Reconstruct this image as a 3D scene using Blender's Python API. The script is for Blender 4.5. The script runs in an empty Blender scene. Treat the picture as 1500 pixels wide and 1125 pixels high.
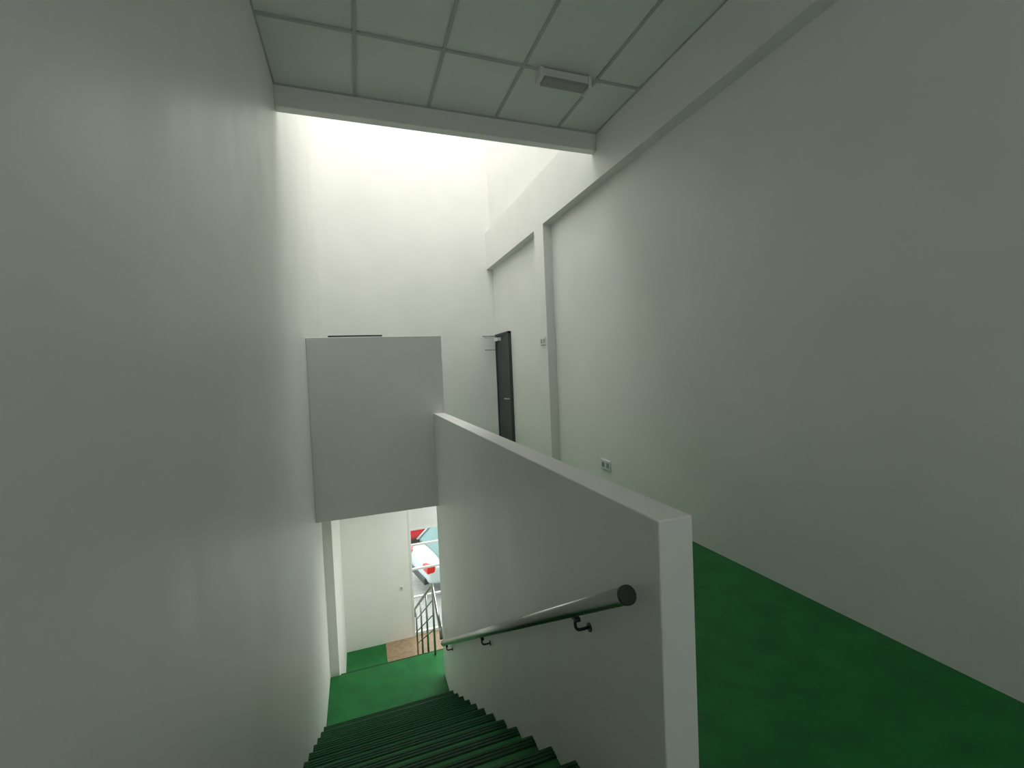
import bpy, bmesh, math, random
from mathutils import Matrix, Vector
random.seed(3)
scene=bpy.context.scene
# ---------------- dimensions (metres, camera at the origin height) -------------
XL=-.548; XR=2.758; XB=2.628; XU=2.72
XP=.932; XP2=1.073
FZ=-1.6; ZL=-4.124; ZG=-5.15
YB=8.74; YE=4.341; ZC=2.559; ZF=2.375
YP=1.231; ZP=-.53; YX=5.792; ZX=.486
ZBB=2.064; ZBT=2.80; YC=5.865; YC2=6.203
ZR=9.5; YN=-3.2
Y1=5.333; Y2=6.502

# ---------------- materials ----------------
def mat(name, col, rough=.5, metal=0, var=.04, nscale=3.0, bump=0, bscale=60, spec=.5, stretch=None, rvar=0):
    m=bpy.data.materials.new(name); m.use_nodes=True
    nt=m.node_tree; b=nt.nodes['Principled BSDF']
    b.inputs['Roughness'].default_value=rough; b.inputs['Metallic'].default_value=metal
    b.inputs['Specular IOR Level'].default_value=spec
    tc=nt.nodes.new('ShaderNodeTexCoord'); mp=nt.nodes.new('ShaderNodeMapping')
    nt.links.new(tc.outputs['Object'],mp.inputs['Vector'])
    if stretch: mp.inputs['Scale'].default_value=stretch
    n=nt.nodes.new('ShaderNodeTexNoise'); n.inputs['Scale'].default_value=nscale; n.inputs['Detail'].default_value=5
    nt.links.new(mp.outputs[0],n.inputs['Vector'])
    r=nt.nodes.new('ShaderNodeValToRGB')
    r.color_ramp.elements[0].position=.3; r.color_ramp.elements[1].position=.7
    r.color_ramp.elements[0].color=[max(0,c*(1-var)) for c in col]+[1]
    r.color_ramp.elements[1].color=[min(1,c*(1+var)) for c in col]+[1]
    nt.links.new(n.outputs['Fac'],r.inputs['Fac']); nt.links.new(r.outputs[0],b.inputs['Base Color'])
    if bump:
        n2=nt.nodes.new('ShaderNodeTexNoise'); n2.inputs['Scale'].default_value=bscale; n2.inputs['Detail'].default_value=4
        nt.links.new(mp.outputs[0],n2.inputs['Vector'])
        bp=nt.nodes.new('ShaderNodeBump'); bp.inputs['Strength'].default_value=bump; bp.inputs['Distance'].default_value=.01
        nt.links.new(n2.outputs['Fac'],bp.inputs['Height']); nt.links.new(bp.outputs[0],b.inputs['Normal'])
    if rvar:
        mp3=nt.nodes.new('ShaderNodeMapping'); mp3.inputs['Scale'].default_value=(3,3,.9)
        nt.links.new(tc.outputs['Object'],mp3.inputs['Vector'])
        n3=nt.nodes.new('ShaderNodeTexNoise'); n3.inputs['Scale'].default_value=1.6; n3.inputs['Detail'].default_value=6
        nt.links.new(mp3.outputs[0],n3.inputs['Vector'])
        mr=nt.nodes.new('ShaderNodeMapRange'); mr.inputs['From Min'].default_value=.3; mr.inputs['From Max'].default_value=.7
        mr.inputs['To Min'].default_value=rough-rvar; mr.inputs['To Max'].default_value=rough+rvar
        nt.links.new(n3.outputs['Fac'],mr.inputs['Value']); nt.links.new(mr.outputs[0],b.inputs['Roughness'])
    return m
M_wall=mat('wall_paint',(.87,.87,.83),.42,var=.025,nscale=1.5,bump=.08,bscale=9,spec=.45,rvar=.06)
M_tile=mat('ceiling_tile',(.84,.87,.84),.9,var=.03,nscale=90,bump=.2,bscale=140)
M_grid=mat('ceiling_grid',(.50,.53,.51),.6)
M_green=mat('green_epoxy',(.010,.155,.034),.5,var=.2,nscale=5,bump=.15,bscale=40,spec=.3)
M_green2=mat('green_nosing',(.006,.065,.018),.45,var=.15,nscale=20,bump=.3,bscale=120,spec=.3)
M_steel=mat('stainless_steel',(.42,.44,.42),.28,metal=1,var=.05,nscale=30)
M_dsteel=mat('dark_steel',(.05,.055,.055),.4,metal=.6)
M_cap=mat('rail_cap_black',(.012,.012,.012),.5)
M_door=mat('door_grey',(.035,.042,.05),.5)
M_white=mat('white_plastic',(.78,.78,.76),.35)
M_plate=mat('plate_grey',(.35,.36,.35),.5)  # plain mid grey for rockers, diffuser and wall bracket
def brickmat():
    m=bpy.data.materials.new('brown_tiles'); m.use_nodes=True; nt=m.node_tree; b=nt.nodes['Principled BSDF']
    tc=nt.nodes.new('ShaderNodeTexCoord'); br=nt.nodes.new('ShaderNodeTexBrick'); br.inputs['Scale'].default_value=9
    br.inputs['Color1'].default_value=(.36,.24,.14,1); br.inputs['Color2'].default_value=(.48,.34,.22,1); br.inputs['Mortar'].default_value=(.25,.17,.1,1)
    nt.links.new(tc.outputs['Object'],br.inputs['Vector']); nt.links.new(br.outputs[0],b.inputs['Base Color']); b.inputs['Roughness'].default_value=.6
    return m
M_mat=brickmat()
def glassmat(name,tint=(.95,.98,.97)):
    m=bpy.data.materials.new(name); m.use_nodes=True; nt=m.node_tree
    nt.nodes.clear(); o=nt.nodes.new('ShaderNodeOutputMaterial'); mix=nt.nodes.new('ShaderNodeMixShader')
    t=nt.nodes.new('ShaderNodeBsdfTransparent'); g=nt.nodes.new('ShaderNodeBsdfGlossy'); g.inputs['Roughness'].default_value=.02
    t.inputs['Color'].default_value=(*tint,1); mix.inputs[0].default_value=.06
    nt.links.new(t.outputs[0],mix.inputs[1]); nt.links.new(g.outputs[0],mix.inputs[2]); nt.links.new(mix.outputs[0],o.inputs[0])
    return m
M_glass=glassmat('window_glass')

# ---------------- mesh helpers ----------------
def mk(name,bm,mats,parent=None,bevel=0,smooth=False):
    bmesh.ops.recalc_face_normals(bm,faces=bm.faces)
    me=bpy.data.meshes.new(name); bm.to_mesh(me); bm.free()
    for m in (mats if isinstance(mats,(list,tuple)) else [mats]): me.materials.append(m)
    o=bpy.data.objects.new(name,me); scene.collection.objects.link(o)
    if smooth:
        for p in me.polygons: p.use_smooth=True
    if bevel:
        md=o.modifiers.new('bevel','BEVEL'); md.width=bevel; md.segments=2; md.limit_method='ANGLE'
    if parent: o.parent=parent
    return o
def abox(bm,x0,x1,y0,y1,z0,z1,mi=0):
    vs=[bm.verts.new((x,y,z)) for x in (x0,x1) for y in (y0,y1) for z in (z0,z1)]
    for f in ((0,1,3,2),(4,6,7,5),(0,4,5,1),(2,3,7,6),(0,2,6,4),(1,5,7,3)):
        fa=bm.faces.new([vs[i] for i in f]); fa.material_index=mi
def boxes(name,lst,mats,parent=None,bevel=0):
    bm=bmesh.new()
    for l in lst: abox(bm,*l)
    return mk(name,bm,mats,parent,bevel)
def tube(bm,pts,r,seg=20,mi=0,cap=True):
    pts=[Vector(p) for p in pts]; rings=[]
    for i,p in enumerate(pts):
        if i==0: d=pts[1]-p
        elif i==len(pts)-1: d=p-pts[i-1]
        else: d=(pts[i+1]-p).normalized()+(p-pts[i-1]).normalized()
        d.normalize()
        up=Vector((1,0,0)) if abs(d.x)<.9 else Vector((0,0,1))
        a=d.cross(up).normalized(); b=d.cross(a).normalized()
        rings.append([bm.verts.new(p+r*(math.cos(t)*a+math.sin(t)*b)) for t in [2*math.pi*k/seg for k in range(seg)]])
    for i in range(len(rings)-1):
        for k in range(seg):
            f=bm.faces.new((rings[i][k],rings[i][(k+1)%seg],rings[i+1][(k+1)%seg],rings[i+1][k])); f.material_index=mi; f.smooth=True
    if cap:
        for rg in (rings[0],rings[-1]):
            f=bm.faces.new(rg); f.material_index=mi
def empty(name,loc=(0,0,0)):
    e=bpy.data.objects.new(name,None); e.location=loc; scene.collection.objects.link(e); return e

T=.2
# ---------------- room shell ----------------
boxes('wall_left',[(XL-T,XL,YN-T,YB+T,ZG-.2,ZR)],M_wall)
boxes('wall_right',[(XR,XR+T,YN-T,YB+T,ZG-.2,ZR)],M_wall)
boxes('trim_beam_right',[(XB,XR+.01,YN,YB,ZBB,ZBT),(XU,XR+.01,YE+.1,YB,ZBT,ZR)],M_wall)
boxes('trim_pilaster_right',[(XB,XR+.01,YC,YC2,FZ,ZBB)],M_wall)
SX0=.79; SZ=-2.41
boxes('wall_back',[(XL,XR,YB,YB+T,SZ,ZR),(XL,SX0,YB,YB+T,ZG-.2,SZ)],M_wall)
wx0,wx1,wz0,wz1=.5,1.9,.1,1.6
boxes('wall_front',[(XL,XR,YN-T,YN,FZ-.2,wz0),(XL,XR,YN-T,YN,wz1,ZR),(XL,wx0,YN-T,YN,wz0,wz1),(wx1,XR,YN-T,YN,wz0,wz1)],M_wall)
boxes('added_rear_window',[(wx0,wx1,YN-.12,YN-.10,wz0,wz1)],M_glass)  # unseen window added behind the camera to light the near end
boxes('floor',[(XP+.05,XR,YN,YB,FZ-.15,FZ),(XL,XP+.05,YN,YP+.02,FZ-.15,FZ),(XL,XP+.05,YX+.05,YB,FZ-.15,FZ)],[M_green])
boxes('floor_ground',[(XL,XR,YN,YB+T,ZG-.15,ZG)],M_green)
boxes('wall_undercroft',[(XL,XR,YN-T,YN,ZG-.2,FZ-.15)],M_wall)
boxes('wall_parapet',[(XP,XP2,YP,YX+.17,ZG,ZP)],M_wall,bevel=.006)
boxes('wall_landing',[(XL,XP2,YX,YX+.15,FZ-.15,ZX)],M_wall,bevel=.006)
boxes('trim_tray',[(-.30,.335,YX+.03,YX+.12,ZX,ZX+.022)],M_dsteel)
boxes('trim_column_left',[(XL,-.43,Y2+.03,YB,ZG,FZ-.15)],M_wall)
# dropped ceiling: tiles + T grid
cols=[XL,.118,.79,1.47,2.167,XB]
rows=[YE,3.541]; y=3.541
while y>YN: y-=1.36; rows.append(max(y,YN))
bm=bmesh.new(); bg=bmesh.new(); g=.013
abox(bm,XL,XB,YN,YE,ZC+.008,ZC+.05)
for i in range(len(cols)):
    x=cols[i]
    x0=max(XL,x-g); x1=min(XB,x+g); abox(bg,x0,x1,YN,YE-.0,ZC-.004,ZC+.012)
for yy in rows[:-1]:
    abox(bg,XL,XB,yy-g,min(YE,yy+g),ZC-.0045,ZC+.0125)
ceil=mk('ceiling',bm,M_tile)
mk('trim_grid',bg,M_grid)
boxes('trim_bulkhead',[(XL,XB,YE,YE+.10,ZF,ZC+.2),(XL,XU,YE,YE+.1,ZBT,ZR)],M_wall,bevel=.005)
# high roof over the void with skylight opening
sx0,sx1,sy0,sy1=-.4,2.6,4.6,7.6
boxes('ceiling_high',[(XL-T,XR+T,YE,sy0,ZR,ZR+.2),(XL-T,XR+T,sy1,YB+T,ZR,ZR+.2),(XL-T,sx0,sy0,sy1,ZR,ZR+.2),(sx1,XR+T,sy0,sy1,ZR,ZR+.2),(XL-T,XR+T,YN-T,YE,ZC+.3,ZC+.45)],M_wall)
boxes('window_2',[(sx0,sx1,sy0,sy1,ZR+.1,ZR+.12)],M_glass)

# ---------------- staircase ----------------
N=14; rise=(FZ-ZL)/N; ys=YP+.07; run=(Y1-ys)/(N-1)
bm=bmesh.new(); e_=.001
def flight(y0,z0,n,rise,run,x0,x1):
    for i in range(1,n):
        z=z0-i*rise; ya=y0+(i-1)*run; yb=y0+i*run
        abox(bm,x0,x1,ya,yb,z-rise-.12,z)
        abox(bm,x0,x1,yb-.055,yb+.022,z-.028,z+.004,1)
        for k in range(3): abox(bm,x0,x1,yb-.05+k*.024,yb-.04+k*.024,z+.004,z+.008,1)
abox(bm,XL+e_,XP-e_,ys-.055,ys+.022,FZ-.028,FZ+.004,1)
flight(ys,FZ,N,rise,run,XL+e_,XP-e_)
abox(bm,XL+e_,XP-e_,Y1,Y2,ZL-.15,ZL)
abox(bm,XP-e_,XP2,YX+.18,Y2,ZL-.15,ZL)
n2=6; r2=(ZL-ZG)/n2
flight(Y2,ZL,n2,r2,.265,-.43+e_,XP2)
mk('staircase',bm,[M_green,M_green2])

# entrance tiles on ground floor
boxes('floor_tiles',[(.27,XR,8.0,YB+T,ZG,ZG+.006)],M_mat)

# ---------------- handrail ----------------
hr=empty('handrail')
A=Vector((.86,1.33,-.815)); B=Vector((.86,5.45,-3.38)); d=(B-A).normalized()
bm=bmesh.new(); tube(bm,[A,B],.031,28); mk('pipe',bm,M_steel,hr)
bm=bmesh.new(); tube(bm,[A-d*.012,A+d*.003],.034,28); tube(bm,[B-d*.003,B+d*.01],.034,28); mk('end_caps',bm,M_cap,hr)
bm=bmesh.new()
for t in (.10,.52,.95):
    p=A+(B-A)*t; dn=Vector((0,0,-1))
    pts=[p+dn*.028,p+dn*.075]+[p+dn*(.075+.025*math.sin(a))+Vector((.025*(1-math.cos(a)),0,0)) for a in (.4,.8,1.2,1.57)]+[Vector((XP+.0,p.y,p.z-.10))]
    tube(bm,pts,.007,10)
    tube(bm,[Vector((XP-.006,p.y,p.z-.10)),Vector((XP+.001,p.y,p.z-.10))],.020,16)
    abox(bm,p.x-.012,p.x+.012,p.y-.03,p.y+.03,p.z-.045,p.z-.03)
mk('brackets',bm,M_dsteel,hr)

# lower stair railing
rl=empty('stair_railing')
P0=Vector((.885,6.42,-3.08)); P1=Vector((.80,8.05,-4.22))
bm=bmesh.new()
tube(bm,[Vector((.86,5.62,-3.42)),Vector((.87,5.75,-3.36)),Vector((.88,6.3,-3.10)),P0,P0+(P1-P0)*.05,P1,P1+Vector((0,.06,-.06)),P1+Vector((0,.07,-.2))],.021,14)
for off in (.22,.44,.66):
    tube(bm,[P0+Vector((0,0,-off)),P1+Vector((0,0,-off))],.010,8)
mk('rails',bm,M_steel,rl)
bm=bmesh.new()
for t in (0,.34,.67,1):
    p=P0+(P1-P0)*t
    zz=ZL if t==0 else (ZG if t==1 else ZL-math.ceil((p.y-Y2)/.265)*r2)
    tube(bm,[p,Vector((p.x,p.y,zz+.001))],.016,12)
mk('posts',bm,M_steel,rl)

# ---------------- shopfront ----------------
sf=empty('window_3')
fr=[(SX0,SX0+.05,YB-.005,YB+.09,ZG,SZ),(XR-.05,XR,YB+.0,YB+.09,ZG,SZ),(1.72,1.78,YB+.02,YB+.09,ZG,SZ),
    (SX0,XR,YB+.02,YB+.09,SZ-.05,SZ),(SX0,XR,YB+.02,YB+.09,ZG,ZG+.06)]
for z in (-3.05,-3.36,-3.84,-4.4): fr.append((SX0,XR,YB+.03,YB+.08,z-.018,z+.018))
boxes('frame',fr,M_white,sf,bevel=.004)
boxes('pane',[(SX0,XR,YB+.052,YB+.058,ZG,-3.05)],M_glass,sf)
boxes('top_panel',[(SX0+.05,XR-.05,YB+.045,YB+.06,-3.05,SZ)],M_white,sf)

# ---------------- door on right wall ----------------
dr=empty('door_1')
DY0,DY1,DZ=7.80,8.62,.72
boxes('leaf',[(XR-.045,XR-.005,DY0+.04,DY1-.04,FZ+.01,DZ-.04)],M_door,dr,bevel=.003)
boxes('frame',[(XR-.06,XR+.0,DY0,DY0+.04,FZ,DZ),(XR-.06,XR+.0,DY1-.04,DY1,FZ,DZ),(XR-.06,XR+.0,DY0,DY1,DZ-.04,DZ)],M_door,dr)
bm=bmesh.new()
abox(bm,XR-.11,XR-.045,DY1-.34,DY1-.10,DZ-.14,DZ-.08)
tube(bm,[(XR-.09,DY1-.2,DZ-.07),(XR-.28,DY1-.05,DZ-.06),(XR-.06,DY1-.0,DZ-.03)],.008,8)
tube(bm,[(XR-.045,DY0+.12,-.55),(XR-.10,DY0+.12,-.55),(XR-.10,DY0+.24,-.55)],.011,10)
mk('closer_and_handle',bm,M_white,dr)
bm=bmesh.new()
tube(bm,[(XR,8.68,.70),(XR-.30,8.68,.70)],.012,10); tube(bm,[(XR,8.68,.42),(XR-.26,8.68,.42)],.010,10)
tube(bm,[(XR-.005,8.68,.74),(XR-.005,8.68,.38)],.012,10)
mk('wall_bracket',bm,M_plate)

# switch / socket plates
def plate_x(name,x,y,z,w,h,n):
    e=empty(name)
    boxes('plate',[(x-.012,x,y-w/2,y+w/2,z-h/2,z+h/2)],M_white,e,bevel=.003)
    L=[]
    for i in range(n):
        yc=y-w/2+w*(i+.5)/n
        L.append((x-.016,x-.011,yc-w/n*.28,yc+w/n*.28,z-h*.26,z+h*.26))
    boxes('rocker',L,M_plate,e,bevel=.001)
plate_x('light_switch',XB,6.01,.40,.18,.11,2)
plate_x('wall_socket',XR,4.59,-1.184,.20,.115,2)
e=empty('light_switch')
boxes('plate',[(.58,.65,YB-.01,YB,-4.18,-4.10)],M_white,e,bevel=.002); boxes('rocker',[(.60,.63,YB-.014,YB-.009,-4.16,-4.12)],M_plate,e)

# emergency light on ceiling
em=empty('emergency_light')
boxes('housing',[(1.62,2.07,3.50,3.60,ZC-.075,ZC-.004)],M_white,em,bevel=.008)
boxes('diffuser',[(1.64,2.05,3.495,3.605,ZC-.10,ZC-.07)],M_plate,em,bevel=.01)
boxes('end_bracket',[(1.60,1.63,3.49,3.61,ZC-.09,ZC-.004),(2.06,2.09,3.49,3.61,ZC-.12,ZC-.004)],M_white,em,bevel=.003)

# ---------------- outside ----------------
M_pave=mat('pavement',(.42,.42,.40),.8,var=.1,nscale=8)
boxes('ground',[(-25,30,YB+T,45,ZG-.35,ZG-.12)],M_pave)
M_tyre=mat('tyre',(.015,.015,.015),.8); M_hub=mat('hub',(.5,.5,.5),.3,metal=.9)
M_cglass=mat('car_glass',(.10,.22,.21),.08,spec=.8); M_red=mat('red_lamp',(.6,.01,.01),.2); M_lamp=mat('head_lamp',(.8,.82,.8),.1)
def car(paint,loc,rot):
    e=empty('car',loc); e.rotation_euler=(0,0,rot)
    st=[(-2.1,.42,.72,.66),(-2.02,.30,.86,.78),(-1.6,.26,.95,.85),(-.8,.25,.98,.87),(.3,.25,.96,.87),(1.0,.25,.92,.86),(1.7,.27,.80,.83),(2.0,.32,.68,.74),(2.12,.42,.58,.60)]
    bm=bmesh.new(); R=[]
    for x,zb,zt,hw in st:
        ring=[(x,-hw*.9,zb),(x,-hw,zb+(zt-zb)*.3),(x,-hw*.98,zb+(zt-zb)*.75),(x,-hw*.86,zt),(x,0,zt+.035),(x,hw*.86,zt),(x,hw*.98,zb+(zt-zb)*.75),(x,hw,zb+(zt-zb)*.3),(x,hw*.9,zb)]
        R.append([bm.verts.new(p) for p in ring])
    for i in range(len(R)-1):
        for k in range(9): bm.faces.new((R[i][k],R[i][(k+1)%9],R[i+1][(k+1)%9],R[i+1][k]))
    bm.faces.new(R[0]); bm.faces.new(R[-1])
    o=mk('body',bm,paint,e,smooth=True); s=o.modifiers.new('s','SUBSURF'); s.levels=2; s.render_levels=2
    bm=bmesh.new(); R=[]
    for x,zt,hw0,hw1 in [(-1.75,.97,.74,.72),(-1.35,1.36,.76,.60),(-.7,1.46,.77,.61),(0.1,1.45,.77,.61),(.45,1.36,.76,.60),(1.05,.95,.74,.70)]:
        R.append([bm.verts.new(p) for p in [(x,-hw0,.90),(x,-hw1,zt),(x,hw1,zt),(x,hw0,.90)]])
    for i in range(len(R)-1):
        for k in range(3): bm.faces.new((R[i][k],R[i][k+1],R[i+1][k+1],R[i+1][k]))
    bm.faces.new(R[0]); bm.faces.new(R[-1])
    mk('windows',bm,M_cglass,e,bevel=.03)
    bm=bmesh.new(); R=[]
    for x,z in [(-1.42,1.33),(-1.2,1.42),(-.7,1.49),(0.05,1.48),(.35,1.42),(.5,1.35)]:
        R.append([bm.verts.new(p) for p in [(x,-.62,z-.04),(x,-.5,z+.01),(x,0,z+.03),(x,.5,z+.01),(x,.62,z-.04)]])
    for i in range(len(R)-1):
        for k in range(4): bm.faces.new((R[i][k],R[i][k+1],R[i+1][k+1],R[i+1][k]))
    for sgn in (-1,1):
        for (xa,za,xb,zb) in ((.48,1.34,1.08,.94),(-.45,1.42,-.42,.95),(-1.4,1.33,-1.78,.96)):
            hw=lambda z:(.615+(.76-.615)*(1.42-z)/.5)*sgn
            v=[bm.verts.new(p) for p in [(xa-.04,hw(za)+.01*sgn,za),(xa+.04,hw(za)+.01*sgn,za),(xb+.04,hw(zb)+.01*sgn,zb),(xb-.04,hw(zb)+.01*sgn,zb)]]
            bm.faces.new(v)
    o=mk('roof',bm,paint,e,smooth=True); s=o.modifiers.new('t','SOLIDIFY'); s.thickness=.03
    bm=bmesh.new()
    for x in (-1.3,1.32):
        for sgn in (-1,1):
            tube(bm,[(x,sgn*.70,.31),(x,sgn*.885,.31)],.31,28,0); tube(bm,[(x,sgn*.87,.31),(x,sgn*.895,.31)],.19,20,1)
    mk('wheels',bm,[M_tyre,M_hub],e)
    boxes('tail_lamps',[(-2.10,-1.9,-.76,-.45,.66,.82),(-2.10,-1.9,.45,.76,.66,.82)],M_red,e,bevel=.02)
    boxes('head_lamps',[(1.9,2.06,-.70,-.42,.52,.66),(1.9,2.06,.42,.70,.52,.66)],M_lamp,e,bevel=.02)
    boxes('bumper',[(2.0,2.14,-.5,.5,.32,.46),(-2.13,-2.0,-.6,.6,.35,.5)],M_dsteel,e,bevel=.03)
M_cw=mat('car_paint_silver',(.62,.68,.68),.2,metal=.2,spec=.8); M_cr=mat('car_paint_red',(.55,.02,.03),.25,spec=.8); M_cwh=mat('car_paint_white',(.8,.8,.8),.25)
car(M_cw,(3.2,11.3,ZG-.12),math.radians(12))
car(M_cr,(2.0,14.2,ZG-.12),math.radians(184))
car(M_cwh,(3.5,17.0,ZG-.12),math.radians(5))

# ---------------- lights ----------------
def area(name,loc,rot,sx,sy,p,col=(1,1,1)):
    l=bpy.data.lights.new(name,'AREA'); l.shape='RECTANGLE'; l.size=sx; l.size_y=sy; l.energy=p; l.color=col
    o=bpy.data.objects.new(name,l); o.location=loc; o.rotation_euler=rot; scene.collection.objects.link(o); return o
area('skylight_daylight',((sx0+sx1)/2,(sy0+sy1)/2,ZR+.05),(0,0,0),2.9,2.9,235,(1,.985,.985))
area('rear_fill',((wx0+wx1)/2,YN+.03,(wz0+wz1)/2),(math.radians(90),0,0),wx1-wx0,wz1-wz0,9,(1,.99,.97))  # added fill light at the unseen rear opening
area('ground_floor_fill',(1.9,6.6,FZ-.2),(0,0,0),1.2,2.5,75,(1,1,.97))  # hidden fill added under the slab to brighten the lower level
w=bpy.data.worlds.new('sky'); scene.world=w; w.use_nodes=True
w.node_tree.nodes['Background'].inputs[0].default_value=(.94,.96,1,1); w.node_tree.nodes['Background'].inputs[1].default_value=3.0

# ---------------- camera ----------------
R=[[0.94226,-0.33209,-0.04308],[0.05144,0.01642,0.99854],[-0.3309,-0.9431,0.03255]]
cam=bpy.data.cameras.new('camera'); co=bpy.data.objects.new('camera',cam); scene.collection.objects.link(co)
cam.sensor_fit='HORIZONTAL'; cam.sensor_width=36; cam.lens=36*648/1500; cam.clip_start=.02
co.matrix_world=Matrix(R).transposed().to_4x4()
scene.camera=co
scene.view_settings.view_transform='Standard'
